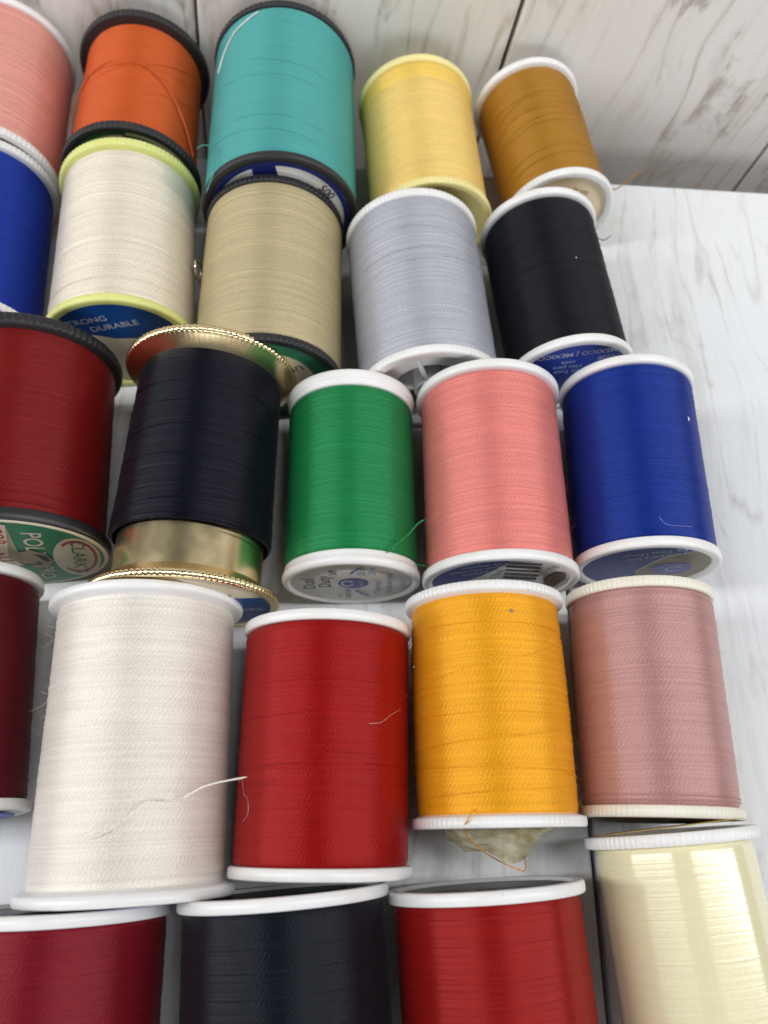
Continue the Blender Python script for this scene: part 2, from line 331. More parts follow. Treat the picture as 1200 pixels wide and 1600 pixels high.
def hollow_flange(R, t, y0, sgn):
    prof = [(R*0.5, 0), (R-0.7, 0), (R-0.25, 0.06, .3), (R-0.05, 0.3, 1), (R, t*0.5, 1), (R-0.05, t-0.3, 1), (R-0.25, t-0.06, .3), (R-0.6, t), (R-2.0, t), (R-2.3, t-0.3), (R-2.6, t-5.5), (3.4, t-5.5), (3.4, t-0.6), (2.6, t-0.6), (2.6, t-5.5), (0.01, t-5.5)]
    return revolve('flange', prof, R, y0, sgn, (88, 0.1, 'saw'))
def fuzz_mesh(L0, L1, rt, R, n, ln):
    V = []; F = []
    for _ in range(n):
        th = random.uniform(-0.5, math.pi+0.5); s = random.uniform(L0+1, L1-1)
        rad = Vector((math.cos(th), 0, math.sin(th))); tan = Vector((-math.sin(th), 0, math.cos(th)))
        p = Vector((rt*math.cos(th), s, rt*math.sin(th)+R))
        d = (rad*random.uniform(0.15, 0.9)+tan*random.uniform(-1, 1)+Vector((0, random.uniform(-.7, .7), 0))).normalized()
        bend = Vector((random.uniform(-1, 1), random.uniform(-1, 1), random.uniform(-1, .6)))*0.35
        l = ln*random.expovariate(1.0)*0.7+0.25; w = random.uniform(0.011, 0.021)
        side = d.cross(rad).normalized() if d.cross(rad).length > 1e-3 else tan; up = d.cross(side)
        b0 = len(V); st = 3
        for i in range(st+1):
            q = p+d*l*(i/st)+bend*l*(i/st)**2; ww = w*(1-0.5*i/st)
            for k in range(3):
                a = k*2.0944; V.append((q+side*math.cos(a)*ww+up*math.sin(a)*ww)*MM)
        for i in range(st):
            for k in range(3):
                F.append((b0+i*3+k, b0+i*3+(k+1) % 3, b0+i*3+3+(k+1) % 3, b0+i*3+3+k))
    me = bpy.data.meshes.new('fuzz'); me.from_pydata([tuple(v) for v in V], [], F); me.update(); return me
def wrap_mesh(name, R, rt, th0, s0, th1, s1, r, sag=0.0, n=40):
    pts = []
    for i in range(n+1):
        q = i/n; th = math.radians(th0+(th1-th0)*q); s = s0+(s1-s0)*(q+0.06*math.sin(q*7)); rr = rt+r*0.0+sag*math.sin(math.pi*q)
        pts.append(Vector((rr*math.cos(th), s, rr*math.sin(th)+R)))
    return raw_tube(name, pts, r, 6)

SPOOLS = {}
class Spool: pass
def spool(key, label, fx, fy, R, yaw, L, rgb, frac=(0.95, 0.95), tf=1.9, tn=1.9, sf='flat', sn='flat', mat='white', knf=None, knn=None,
          pitch=0.29, amp=0.075, lump=0.05, bulge=0.0, tm={}, fuzz=(220, 1.1), hollow=False, gap=0.0, wraps=[], wind=None, barrel=None, wr=0.40):
    yr = math.radians(yaw); ax = Vector((-math.sin(yr), math.cos(yr), 0))     # near -> far
    root = bpy.data.objects.new('thread_spool', None); col.objects.link(root)
    c = Vector((fx, fy, 0)) - ax*L/2
    root.location = c*MM; root.rotation_euler = (0, 0, yr); root.empty_display_size = 0.01
    root['label'] = label; root['category'] = 'spool'; root['group'] = 'spools of sewing thread lying in rows'
    S = Spool(); S.root = root; S.R = R; S.L = L; S.c = c; S.yaw = yr
    a0, a1 = -L/2+tn, L/2-tf           # thread space
    S.a0, S.a1 = a0, a1
    fm = M[mat]
    link('flange', revolve('flange', PROF[sf](R, tf), R, a1, 1, knf), fm, root)
    if hollow:
        fl = link('flange', hollow_flange(R, tn, a0, -1), fm, root); 
        for k in range(5):
            bm = bmesh.new(); bmesh.ops.create_cube(bm, size=1); bmesh.ops.scale(bm, vec=((R-5.6)*MM, 4.6*MM, 0.9*MM), verts=bm.verts[:])
            bmesh.ops.bevel(bm, geom=bm.edges[:], offset=0.2*MM, segments=2, affect='EDGES')
            bmesh.ops.translate(bm, vec=((R+1.0)/2*MM, 0, 0), verts=bm.verts[:])
            bmesh.ops.rotate(bm, cent=(0, 0, 0), matrix=Matrix.Rotation(math.radians(k*72+38), 3, 'Y'), verts=bm.verts[:])
            bmesh.ops.translate(bm, vec=(0, (a0-tn+3.3)*MM, R*MM), verts=bm.verts[:])
            me = bpy.data.meshes.new('rib'); bm.to_mesh(me); bm.free(); link('rib', me, fm, fl, smooth=False)
    else:
        link('flange', revolve('flange', PROF[sn](R, tn), R, a0, -1, knn), fm, root)
    S.face = a0-tn+RECESS[sn]; S.rl = R-LIP[sn]; S.face_far = a1+tf-RECESS[sf]; S.rl_far = R-LIP[sf]
    tmat = thread_mat('thread_'+key, rgb, **tm); S.tmat = tmat
    w0, w1 = wind if wind else (a0, a1)
    r0, r1 = R*frac[1], R*frac[0]
    if not hollow:
        rb = barrel or R*0.55
        link('barrel', revolve('barrel', [(rb, 0), (rb, a1-a0)], R, a0, 1), fm, root)
    link('thread_winding', winding(w0+0.02, w1-0.02, r0, r1, R, pitch, amp, lump, bulge), tmat, root)
    S.rt = lambda s: r0+(r1-r0)*(s-w0)/(w1-w0)+bulge*(1-(2*(s-w0)/(w1-w0)-1)**2)
    for (th0, s0, th1, s1) in wraps:      # crossing strands; s given 0 (near) .. 1 (far)
        y0, y1 = w0+(w1-w0)*s0, w0+(w1-w0)*s1
        link('loose_strand', wrap_mesh('loose_strand', R, (S.rt(y0)+S.rt(y1))/2+amp*0.9, th0, y0, th1, y1, pitch*wr), tmat, root)
    if fuzz:
        f = link('fuzz', fuzz_mesh(w0, w1, R*min(frac)-0.05, R, fuzz[0], fuzz[1]), tmat, root); f['kind'] = 'stuff'
    SPOOLS[key] = S
    return S

KN = (92, 0.28, 'saw'); KB = (84, 0.34, 'saw'); KG = (104, 0.32, 'round')
SOFT = dict(sheen=0.15, rough=0.5)
# row against the backdrop
spool('pale_pink', 'pale pink thread spool with white flanges, cut off at the top left corner', -97.4, 184.5, 17.0, 3.7, 42.7, (226, 158, 146), (0.96, 0.95), knn=KN, tm=dict(bump=.5), pitch=.24)
spool('orange', 'orange thread spool with black flanges and loose strands against the backdrop', -61.1, 181.3, 16.03, 1.8, 38.5, (202, 90, 40), (0.86, 0.90), mat='black', tf=2.0, tn=2.0, knf=KB, knn=KB, tm=dict(bump=.4, dash=.3, rough=.5), pitch=.22, amp=.04, lump=.12, wr=.55,
      wraps=[(150, .55, 20, .62), (140, .62, 30, .50), (165, .35, 25, .75), (70, .3, 15, .5)])
spool('teal', 'large teal thread spool with black flanges', -25.0, 179.4, 17.72, 1.5, 49.1, (80, 164, 162), (0.965, 0.975), mat='black', tf=1.6, tn=1.8, knf=KB, tm=dict(bump=.4, dash=.35, rough=.5, var=.16), pitch=.22, amp=.04, lump=.06,
      wraps=[(150, .30, 20, .16), (150, .22, 20, .05), (135, .56, 30, .44), (110, .64, 15, .52)])
spool('yellow', 'pale yellow thread spool with lemon coloured flanges', 7.8, 170.3, 14.36, 4.6, 40.3, (236, 204, 120), (0.95, 0.95), mat='lemon', tf=1.9, tn=1.9, knn=KN, tm=dict(bump=.4, dash=.4, rough=.5), pitch=.24, amp=.04,
      wraps=[(160, .86, 20, .83)])
spool('brown', 'mustard brown thread spool with white flanges and many crossing strands', 36.0, 172.3, 13.19, 8.3, 37.5, (166, 118, 42), (0.92, 0.91), knn=KN, tm=dict(bump=.35, dash=.2, rough=.38, spec=.5), pitch=.22, amp=.035, lump=.1, tf=1.9, wr=.62,
      wraps=[(160, .70, 20, .80), (160, .62, 15, .86), (150, .74, 20, .66), (165, .52, 15, .74), (160, .40, 15, .55), (155, .45, 25, .60), (170, .80, 30, .92), (160, .10, 15, .24), (165, .18, 20, .30), (140, .60, 10, .58)])
# second row
spool('royal_left', 'royal blue thread spool cut off at the left edge, below the pale pink one', -94.5, 141.5, 16.0, 5.0, 44.3, (22, 50, 150), (0.93, 0.93), knf=KN, knn=KN, tm=dict(bump=.5, **SOFT), pitch=.24, lump=.1,
      wraps=[(100, .80, -5, .60), (100, .72, -5, .42), (90, .66, 0, .40), (95, .70, 5, .52)])
spool('cream', 'cream thread spool with lime yellow flanges and blue label', -59.8, 140.1, 15.85, 4.5, 43.8, (236, 227, 208), (0.92, 0.95), mat='neon', tf=2.1, tn=1.9, knf=KN, tm=dict(bump=.9, rough=.38), pitch=.34,
      wraps=[(172, .10, 25, .12)])
spool('tan', 'tan thread spool with black flanges, between the cream and light grey spools', -25.1, 129.8, 15.69, 0.6, 42.3, (188, 174, 136), (0.97, 0.98), mat='black', tf=1.7, tn=1.7, knf=KB, knn=KB, tm=dict(bump=.7, rough=.40), pitch=.29)
spool('grey', 'light grey thread spool with white flanges and hollow open end', 6.2, 127.1, 15.10, 4.9, 41.8, (178, 180, 190), (0.965, 0.965), knf=KN, hollow=True, tm=dict(bump=.9, rough=.38), pitch=.29,
      wraps=[(155, .62, 20, .66), (155, .58, 15, .60), (160, .50, 10, .64), (120, .80, 20, .76)])
spool('black_right', 'black thread spool with white flanges at the right end of the second row', 35.8, 130.5, 13.55, 6.0, 40.6, (22, 24, 30), (0.935, 0.935), tm=dict(bump=.5, dash=.4, rough=.5, sheen=.15), pitch=.22, lump=.08,
      wraps=[(150, .60, 20, .68), (150, .54, 10, .50), (150, .74, 25, .76)])
# third row
spool('crimson', 'crimson thread spool with black flanges and torn green label at the left edge', -73.7, 90.5, 18.0, 4.4, 42.3, (120, 22, 22), (0.92, 0.925), mat='black', tf=2.3, tn=2.4, sf='cone', sn='flat', knf=KB, tm=dict(bump=.9, rough=.40), pitch=.36, amp=.07,
      wraps=[(120, .10, 20, .08), (110, .06, 10, .02)])
spool('gold_black', 'black thread spool on a shiny gold foil reel with beaded rims', -35.8, 88.8, 17.45, -1.2, 50.0, (11, 13, 25), (0.81, 0.86), mat='gold', tf=1.7, tn=1.7, sf='bead', sn='bead', knf=KG, knn=KG, wind=(-50/2+11.2, 25-1.7), barrel=13.6, tm=dict(bump=.8, rough=.38, sheen=.12), pitch=.42, amp=.09, lump=.16,
      wraps=[(175, .02, 10, -.015), (165, .035, 15, .03), (165, .06, 20, .17), (150, .5, 20, .53), (150, .78, 25, .74), (140, .66, 15, .62), (150, .36, 20, .33)])
spool('green', 'green thread spool with thick white end caps and grey printed label', -7.0, 84.2, 13.31, 1.1, 40.5, (30, 128, 72), (0.955, 0.955), tf=3.4, tn=3.0, sf='drum', sn='drum', tm=dict(bump=.8), pitch=.27)
spool('coral', 'coral pink thread spool with barcode label on its white flange', 21.6, 84.5, 14.83, 0.7, 40.9, (228, 132, 124), (0.93, 0.93), tm=dict(bump=1.0, rough=.38), pitch=.31)
spool('royal_right', 'royal blue thread spool at the right end of the third row', 51.2, 87.0, 13.75, -1.0, 40.2, (20, 46, 134), (0.95, 0.95), tm=dict(bump=.8, rough=.40), pitch=.3, fuzz=(260, 1.1))
# fourth row
spool('burgundy_left', 'dark burgundy thread spool cut off at the left edge beside the big white one', -80.7, 43.7, 15.0, 6.4, 42.1, (92, 19, 29), (0.94, 0.94), tm=dict(bump=.7, **SOFT), pitch=.27)
spool('white', 'largest spool, off-white fuzzy thread between white flared flanges', -43.4, 38.5, 17.06, 2.5, 48.6, (241, 234, 224), (0.90, 0.895), sf='cone', sn='cone', tf=1.7, tn=1.9, tm=dict(bump=1.0, rough=.5, sheen=.2), pitch=.33, lump=.08, fuzz=(700, 1.5))
spool('red', 'bright red thread spool in the middle of the fourth row', -10.3, 34.7, 15.21, -0.2, 41.6, (150, 17, 15), (0.965, 0.95), tm=dict(bump=.9, rough=.38), pitch=.3, lump=.07,
      wraps=[(150, .38, 95, .40), (160, .585, 95, .60), (85, .44, 20, .43), (60, .40, 15, .39)])
spool('golden', 'golden yellow thread spool with torn cellophane hanging from its near end', 18.6, 39.9, 14.77, 1.0, 39.3, (240, 166, 34), (0.91, 0.91), sf='cone', sn='cone', tf=1.7, tn=1.8, knf=KN, knn=(92, .12, 'saw'), bulge=.25, tm=dict(bump=1.1, rough=.4), pitch=.36, amp=.075, lump=.1, fuzz=(600, 1.2),
      wraps=[(172, .52, 20, .80), (170, .28, 40, .36), (160, .44, 15, .43), (165, .22, 15, .17), (150, .86, 30, .84), (150, .08, 10, .13)])
spool('dusty_pink', 'dusty pink thread spool with ivory flanges beside the golden yellow one', 48.3, 41.5, 13.54, -1.5, 39.5, (186, 140, 136), (0.955, 0.955), mat='ivory', knf=KN, knn=(92, .14, 'saw'), tm=dict(bump=.95, rough=.38), pitch=.31,
      wraps=[(170, .045, 10, .04), (170, .02, 10, .025)])
# nearest row, cut by the bottom of the picture
spool('burgundy_near', 'burgundy thread spool at the bottom left corner', -51.4, -10.9, 17.0, 2.0, 45.0, (124, 24, 36), (0.95, 0.95), tm=dict(bump=.8), pitch=.27)
spool('navy_near', 'navy black thread spool in the nearest row between burgundy and red', -16.1, -8.6, 16.82, 4.3, 45.0, (18, 21, 30), (0.945, 0.95), tm=dict(bump=.8, sheen=.15), pitch=.29)
spool('red_near', 'dark red thread spool in the nearest row below the golden yellow one', 16.4, -7.8, 15.96, 3.7, 45.0, (146, 23, 21), (0.93, 0.93), tm=dict(bump=.6, dash=.5), pitch=.25)
spool('nylon', 'shiny pale yellow nylon thread spool at the bottom right corner', 48.1, 0.2, 14.19, 4.5, 45.0, (232, 225, 186), (0.89, 0.91), mat='white', knf=KN, tm=dict(bump=.25, dash=.0, rough=.2, spec=.9, sheen=0, var=.06, metal=0), pitch=.2, amp=.008, lump=.012, fuzz=None)
SPOOLS['nylon'].tmat.node_tree.nodes['Principled BSDF'].inputs['Coat Weight'].default_value = 0.4
SPOOLS['nylon'].tmat.node_tree.nodes['Principled BSDF'].inputs['Coat Roughness'].default_value = 0.12

S = SPOOLS['yellow']; _r = S.rt(S.a1)
link('thread_winding', winding(S.a1-5.5, S.a1-0.02, _r+0.12, _r+0.22, S.R, .24, .05, .05), thread_mat('thread_deep_yellow', (240, 204, 100), bump=.4, dash=.4), S.root)
# ------------------------------------------------------------------ printed labels on the flange faces
def arc(r, a0, a1, n=40): return [(r*math.cos(math.radians(a0+(a1-a0)*i/n)), r*math.sin(math.radians(a0+(a1-a0)*i/n))) for i in range(n+1)]
def clip_poly(poly, r):
    """clip polygon to circle of radius r (Sutherland-Hodgman against a 72-gon)"""
    K = 72
    for k in range(K):
        a = 2*math.pi*(k+.5)/K; nx, ny = math.cos(a), math.sin(a); d = r*math.cos(math.pi/K)
        out = []
        for i in range(len(poly)):
            p, q = poly[i], poly[(i+1) % len(poly)]
            fp, fq = p[0]*nx+p[1]*ny-d, q[0]*nx+q[1]*ny-d
            if fp <= 0: out.append(p)
            if (fp < 0) != (fq < 0) and fp != fq:
                t = fp/(fp-fq); out.append((p[0]+(q[0]-p[0])*t, p[1]+(q[1]-p[1])*t))
        poly = out
        if len(poly) < 3: return []
    return poly
class Label:
    def __init__(s, key, mat, far=False, scale=1.0, hole=0.0, tilt=0.0, proud=0.0, z=0.0):
        S = SPOOLS[key]; s.S = S; s.far = far; s.r = (S.rl_far if far else S.rl)*scale; s.k = 1
        y = S.face_far+0.05+proud if far else S.face-0.05-proud
        sg = 1 if far else -1
        n = 72
        ring = lambda r, yy: np.array([(r*math.cos(2*math.pi*i/n), yy, r*math.sin(2*math.pi*i/n)) for i in range(n)])
        rows = [ring(s.r-0.05, 0.10*-sg), ring(s.r, 0.0), ring(s.r-0.04, 0.05*sg), ring(max(hole, 0.01), 0.05*sg)]
        me = grid_mesh('label_disc', np.array(rows)[:, ::(-1 if far else 1)])
        s.o = link('label_disc', me, M[mat], S.root, smooth=False); s.o.location = (0, y*MM, S.R*MM); s.o.rotation_euler = (math.radians(tilt), 0, math.radians(z))
        s.sg = sg
    def depth(s): s.k += 1; return s.sg*(0.05+0.018*s.k)
    def patch(s, mat, polys, name='print_patch', rel=True, clip=True):
        q = [[(p[0]*s.r, p[1]*s.r) if rel else p for p in pl] for pl in polys]
        if clip: q = [clip_poly(p, s.r*0.995) for p in q]
        q = [p for p in q if len(p) >= 3]
        if s.far: q = [[(-x, y) for x, y in p] for p in q]
        return link(name, poly_mesh(name, q, s.depth()), M[mat], s.o, smooth=False)
    def ring(s, mat, r0, r1, a0=0, a1=360, cx=0, cy=0, ex=1, ey=1, name='print_ring'):
        n = 48; pl = []
        for i in range(n):
            b0, b1 = math.radians(a0+(a1-a0)*i/n), math.radians(a0+(a1-a0)*(i+1)/n)
            P = lambda r, b: (cx+r*ex*math.cos(b), cy+r*ey*math.sin(b))
            pl.append([P(r0, b0), P(r1, b0), P(r1, b1), P(r0, b1)])
        return s.patch(mat, pl, name, clip=False)
    def ellipse(s, mat, cx, cy, ex, ey, name='print_patch'):
        return s.patch(mat, [[(cx+ex*math.cos(math.radians(t)), cy+ey*math.sin(math.radians(t))) for t in range(0, 360, 8)]], name)
    def text(s, txt, mat, cx, cy, h, rot=0, sx=1.0, bold=0.0, shear=0.0):
        cu = bpy.data.curves.new('lettering', 'FONT'); cu.body = txt; cu.size = 1; cu.align_x = 'CENTER'; cu.align_y = 'CENTER'; cu.offset = bold; cu.shear = shear; cu.resolution_u = 3
        to = bpy.data.objects.new('lettering', cu); col.objects.link(to)
        me = bpy.data.meshes.new_from_object(to.evaluated_get(bpy.context.evaluated_depsgraph_get()))
        bpy.data.objects.remove(to); bpy.data.curves.remove(cu)
        me.materials.clear(); d = s.depth(); c, sn = math.cos(math.radians(rot)), math.sin(math.radians(rot)); k = h*s.r/0.70
        fx = -1 if s.far else 1
        for v in me.vertices:
            x, y = v.co.x*k*sx, v.co.y*k
            v.co = (fx*(cx*s.r+x*c-y*sn)*MM, d*MM, (cy*s.r+x*sn+y*c)*MM)
        return link('lettering', me, M[mat], s.o, smooth=False)
B = lambda *p: list(p)
# pale pink / royal left
l = Label('pale_pink', 'p_gold'); l.text('YARDS', 'p_dgreen', 0.30, 0.82, 0.11, -20); l.text('MERCERIZED', 'p_dgreen', -0.1, 0.6, 0.1, 0)
l = Label('royal_left', 'p_gold'); l.ring('p_cream', 0.80, 0.9)
# orange
l = Label('orange', 'p_green'); l.ellipse('p_cream', 0, 0, 0.93, 0.93); l.patch('p_dgreen', [[(0.10, 1.0), (0.16, 0.70), (0.5, 0.62), (0.75, 0.5), (0.9, 0.8), (0.5, 1.0)]]); l.ring('p_cream', 0.93, 1.0, 0, 80)
# teal
l = Label('teal', 'p_white'); l.ring('p_navy', 0.92, 1.0); l.patch('p_navy', [[(-0.30, 1.0), (-0.27, 0.66), (0.06, 0.66), (0.03, 1.0)]])
l.patch('p_white', [[(-0.16, 0.74), (-0.12, 0.68), (0.02, 0.70), (0.0, 0.78)]]); l.text('500', 'p_ink', 0.70, 0.44, 0.12, -52, bold=0.01)
# brown
l = Label('brown', 'p_beige'); l.text('50 YDS', 'p_ink', 0.35, 0.58, 0.09, -25)
# cream
l = Label('cream', 'p_cream', scale=1.02); l.patch('p_blue', [[(-1.1, 0.36), (-.38, 0.30), (-.05, 0.16), (0.34, 0.13), (.75, 0.30), (1.1, 0.42), (1.1, 1.1), (-1.1, 1.1)]])
l.text('STRONG', 'p_pale', -0.36, 0.60, 0.115, 9, 1.05, 0.008); l.text('DURABLE', 'p_pale', 0.03, 0.46, 0.115, 9, 1.05, 0.008)
# tan
l = Label('tan', 'p_green'); l.ellipse('p_cream', 0, 0, 0.74, 0.74); l.text('USA', 'p_ink', 0.42, 0.30, 0.13, 200, bold=0.01); l.ring('p_dgreen', 0.95, 1.0)
# black right
l = Label('black_right', 'p_royal', scale=1.0); l.text('MEXICO | MEXICO', 'p_pale', -0.02, 0.70, 0.12, 184, 1.0, 0.004)
l.text('Fil Tout\nHilo para\nusos', 'p_pale', -0.12, 0.30, 0.10, 184, 1.0, 0.004); l.text('20600\n0220', 'p_pale', 0.55, 0.45, 0.11, 184, 1.0, 0.004)
# crimson: torn green label
l = Label('crimson', 'p_cream', scale=1.09, proud=0.72); l.o.rotation_euler[1] = math.radians(17); l.ellipse('p_green', 0, 0, 0.955, 0.955)
l.ellipse('p_cream', 0.675, -0.02, 0.245, 0.60); l.ring('p_red', 0.18, 0.21, -130, 135, 0.675, 0.0, 1, 2.45); l.text("CLARK'S", 'p_dgreen', 0.69, -0.02, 0.14, -90, 1.4, 0.004)
l.text('POLY', 'p_cream', 0.26, 0.34, 0.19, -90, 1.15, 0.012); l.text('PRO', 'p_cream', 0.32, -0.52, 0.16, -90, 1.0, 0.006)
l.patch('p_cream', [[(-0.42, 0.95), (0.06, 0.90), (0.09, 0.10), (-0.02, -0.06), (0.10, -0.30), (-0.20, -0.42), (-0.55, 0.0)]])
l.text('FOR', 'p_red', -0.07, 0.56, 0.15, -90, 1.1, 0.01); l.text('ALL', 'p_red', -0.08, -0.06, 0.14, -75, 1.2, 0.01)
l.patch('p_tear', [[(0.08, 0.12), (0.22, 0.20), (0.36, 0.10), (0.42, -0.10), (0.36, -0.34), (0.22, -0.36), (0.10, -0.22)]], 'torn_patch')
l.patch('p_black', [[(0.24, 0.10), (0.36, 0.04), (0.40, -0.12), (0.35, -0.16), (0.32, -0.02)], [(0.12, -0.30), (0.30, -0.26), (0.29, -0.16), (0.25, -0.14), (0.26, -0.22), (0.12, -0.24)]], 'torn_patch')
# gold reel
l = Label('gold_black', 'p_cream'); l.patch('p_blue', [[(0.62, 0.25), (0.66, -0.05), (0.60, -0.30), (0.42, -0.55), (0.2, -0.72), (-0.3, -0.8), (-0.3, -1.2), (1.2, -1.2), (1.2, 0.34)]])
l.text('BRE', 'p_pale', 0.77, -0.20, 0.10, 12, 1.2); l.text('A&P', 'p_red', 0.47, 0.24, 0.11, 35, 1.2, shear=.3); l.patch('p_gold', [[(-1.1, 0.2), (0.12, 0.3), (0.2, 0.85), (0, 1.1), (-1.1, 1.1)]])
# green
l = Label('green', 'p_silver')
l.text('Dual', 'p_ink', -0.70, 0.0, 0.21, 90, 1.0); l.text('Duty', 'p_ink', -0.44, 0.10, 0.21, 90, 1.0); l.text('XP', 'p_black', -0.27, 0.58, 0.12, 90, 1.2, 0.02)
l.ellipse('p_royal', 0.03, 0.0, 0.25, 0.27); l.ring('p_pale', 0.07, 0.11, 20, 340, -0.07, 0.0, 1, 1.5); l.text('COATS', 'p_pale', 0.17, -0.02, 0.075, 90, 1.1, 0.004)
l.ring('p_sky', 1.03, 1.08, 158, 141, 0.98, 0.12); l.ring('p_sky', 1.03, 1.08, 222, 198, 1.06, -0.05)
l.text('250 yds', 'p_ink', 0.18, 0.64, 0.12, 90, 0.8, 0.003); l.text('229 m', 'p_sky', 0.35, 0.62, 0.12, 90, 0.8); l.text('ALL', 'p_ink', -0.22, -0.62, 0.085, 90); l.text('PURPOSE', 'p_ink', -0.07, -0.58, 0.10, 90, 0.85)
l.text('Fil Tout Usage', 'p_sky', 0.43, -0.28, 0.11, 90, 0.85, 0.003); l.text('Hilo para uso general', 'p_sky', 0.62, 0.0, 0.11, 90, 0.8, 0.003); l.text('Mexico', 'p_sky', 0.86, 0.0, 0.07, 90)
# coral: barcode label
l = Label('coral', 'p_silver'); l.patch('p_royal', [[(0.0, 1.1), (0.0, 0.88), (-0.12, 0.55), (-0.3, 0.25), (-0.5, 0.0), (-0.62, -0.4), (-0.6, -1.1), (-1.1, -1.1), (-1.1, 1.1)]])
l.text('All purpose\nCoton recouvert\nAlgodon', 'p_pale', -0.38, 0.52, 0.10, 205, 0.85, 0.002); l.text('25', 'p_pale', -0.14, 0.76, 0.10, 200)
for k, (b0, h) in enumerate([(0.80, .05), (0.70, .03), (0.64, .05), (0.55, .02), (0.50, .06), (0.40, .03), (0.33, .06), (0.24, .03), (0.17, .07), (0.06, .03), (0.0, .05), (-0.1, .04)]):
    sl = 0.10; l.patch('p_ink', [[(0.0-b0*0.04+.02, b0), (0.52-b0*0.04, b0-sl), (0.52-b0*0.04, b0-sl+h), (0.0-b0*0.04+.02, b0+h)]], 'barcode_bar')
l.text('0 73650', 'p_ink', -0.09, 0.38, 0.10, 78, .9, .004); l.text('ART. 210', 'p_ink', 0.58, 0.44, 0.11, 62, .95, .006)
l.patch('p_brown', [[(0.62, 0.10), (0.74, 0.42), (0.90, 0.36), (0.94, 0.12), (0.84, -0.25), (0.70, -0.22)]], 'torn_patch')
# royal right
l = Label('royal_right', 'grime'); l.patch('p_royal', [[(0.62, 1.1), (0.60, 0.86), (0.16, 0.52), (-0.02, 0.05), (-0.10, -0.3), (0.0, -1.1), (-1.1, -1.1), (-1.1, 1.1)]])
l.patch('p_pale', [[(0.60, 0.90), (0.59, 0.84), (0.15, 0.50), (-0.03, 0.03), (-0.11, -0.3), (-0.08, -0.3), (0.0, 0.03), (0.18, 0.48), (0.63, 0.86)]], 'torn_edge')
l.ellipse('p_violet', 0.44, -0.06, 0.32, 0.30); l.ring('p_pale', 0.10, 0.13, 30, 330, 0.48, -0.08); l.text('Hilo para uso\nFil Tout Usage', 'p_pale', -0.03, 0.58, 0.13, 205, .9, .004); l.text('229 m\n250 yds', 'p_sky', -0.5, 0.42, 0.12, 190)
# blue faces of the other reels (far ends seen on the nearest row)
Label('burgundy_left', 'p_royal', scale=.95, proud=.9)
Label('dusty_pink', 'p_brown', scale=.9, proud=.75, tilt=-2)
Label('white', 'p_blue', scale=.9)
Label('red', 'p_blue', scale=.8)
l = Label('navy_near', 'p_black', far=True, scale=1.04); l.ring('p_navy', .75, .8)
l = Label('red_near', 'p_ink', far=True, scale=1.04); l.patch('p_royal', [[(-0.55, 0.9), (-0.75, 0.2), (-0.1, 0.3), (-0.05, 0.8)]]); l.patch('p_navy', [[(-0.9, 0.9), (-0.95, 0.1), (-0.7, 0.0), (-0.55, 0.9)]]); l.patch('p_brown', [[(0.1, 1.0), (0.15, 0.2), (1, 0.2), (1, 1)]])
Label('nylon', 'p_gold', far=True, scale=1.02, proud=1.3, tilt=-1.5, z=2.0); Label('burgundy_near', 'p_black', far=True)

# ------------------------------------------------------------------ loose tails that belong to a spool
def tail(key, pts, r=0.13, mat=None, name='loose_thread'):
    """pts in world mm -> part of the spool"""
    S = SPOOLS[key]; inv = Matrix.Rotation(-S.yaw, 3, 'Z')
    q = [inv @ (Vector(p)-S.c) for p in pts]
    return link(name, tube_mesh(name, q, r), mat or S.tmat, S.root)
def surf(key, th, t):
    """point on the thread surface of a spool: th degrees (90 = top), t 0 near..1 far, world mm"""
    S = SPOOLS[key]; y = S.a0+(S.a1-S.a0)*t; r = S.rt(y)+0.15; a = math.radians(th)
    return S.c + Matrix.Rotation(S.yaw, 3, 'Z') @ Vector((r*math.cos(a), y, r*math.sin(a)+S.R))
def off(p, dx=0, dy=0, dz=0): return Vector(p)+Vector((dx, dy, dz))
tail('orange', [surf('orange', 190, .12), off(surf('orange', 178, .3), -1.2, 0, 0), off(surf('orange', 150, .48), -.6, 0, .3), surf('orange', 115, .60), surf('orange', 80, .60), off(surf('orange', 52, .48), .2, 0, .3), off(surf('orange', 30, .28), .5, 0, .3), off(surf('orange', 12, .05), .8, 0, .3)], .17)
tail('orange', [off(surf('orange', 36, .34), .3, 0, .3), off(surf('orange', 26, .24), .4, 0, .2), off(surf('orange', 16, .18), .4, 0, .2)], .15)
tail('teal', [off(surf('teal', 152, .16), -2.6, 2, 1.5), off(surf('teal', 146, .19), -1.2, 0, 1.6), off(surf('teal', 136, .10), -.2, 0, 1.2), off(surf('teal', 136, .0), -.2, -1, 1.1), off(surf('teal', 142, -.03), -.8, -3.2, 0)], .11)
tail('green', [off(surf('green', 58, .0), 0, -.6, .6), off(surf('green', 50, .04), 0.4, 0, 1.0), off(surf('green', 40, .10), 1.0, 0, 2.0), off(surf('green', 33, .16), 1.8, 0, 3.2), off(surf('green', 30, .17), 2.8, .6, 3.6)], .14)
tail('green', [off(surf('green', 20, .0), .1, -.4, .3), off(surf('green', 17, -.01), 1.2, -.4, .6), off(surf('green', 14, .0), 2.2, -.4, .9)], .14)
tail('white', [surf('white', 96, .16), off(surf('white', 84, .19), 0, 0, .6), off(surf('white', 66, .27), 0, 0, 1.6), (-31.5, 4.6, 29.5), (-27, 6.6, 30.5), (-20.9, 7.8, 31)], .15)
tail('brown', [off(surf('brown', 20, .12), .3, 0, 0), off(surf('brown', 6, .08), 2.0, .2, .6), off(surf('brown', 2, .10), 5.0, 1.2, 1.8), off(surf('brown', 2, .14), 9.0, 2.2, 3.4)], .16)
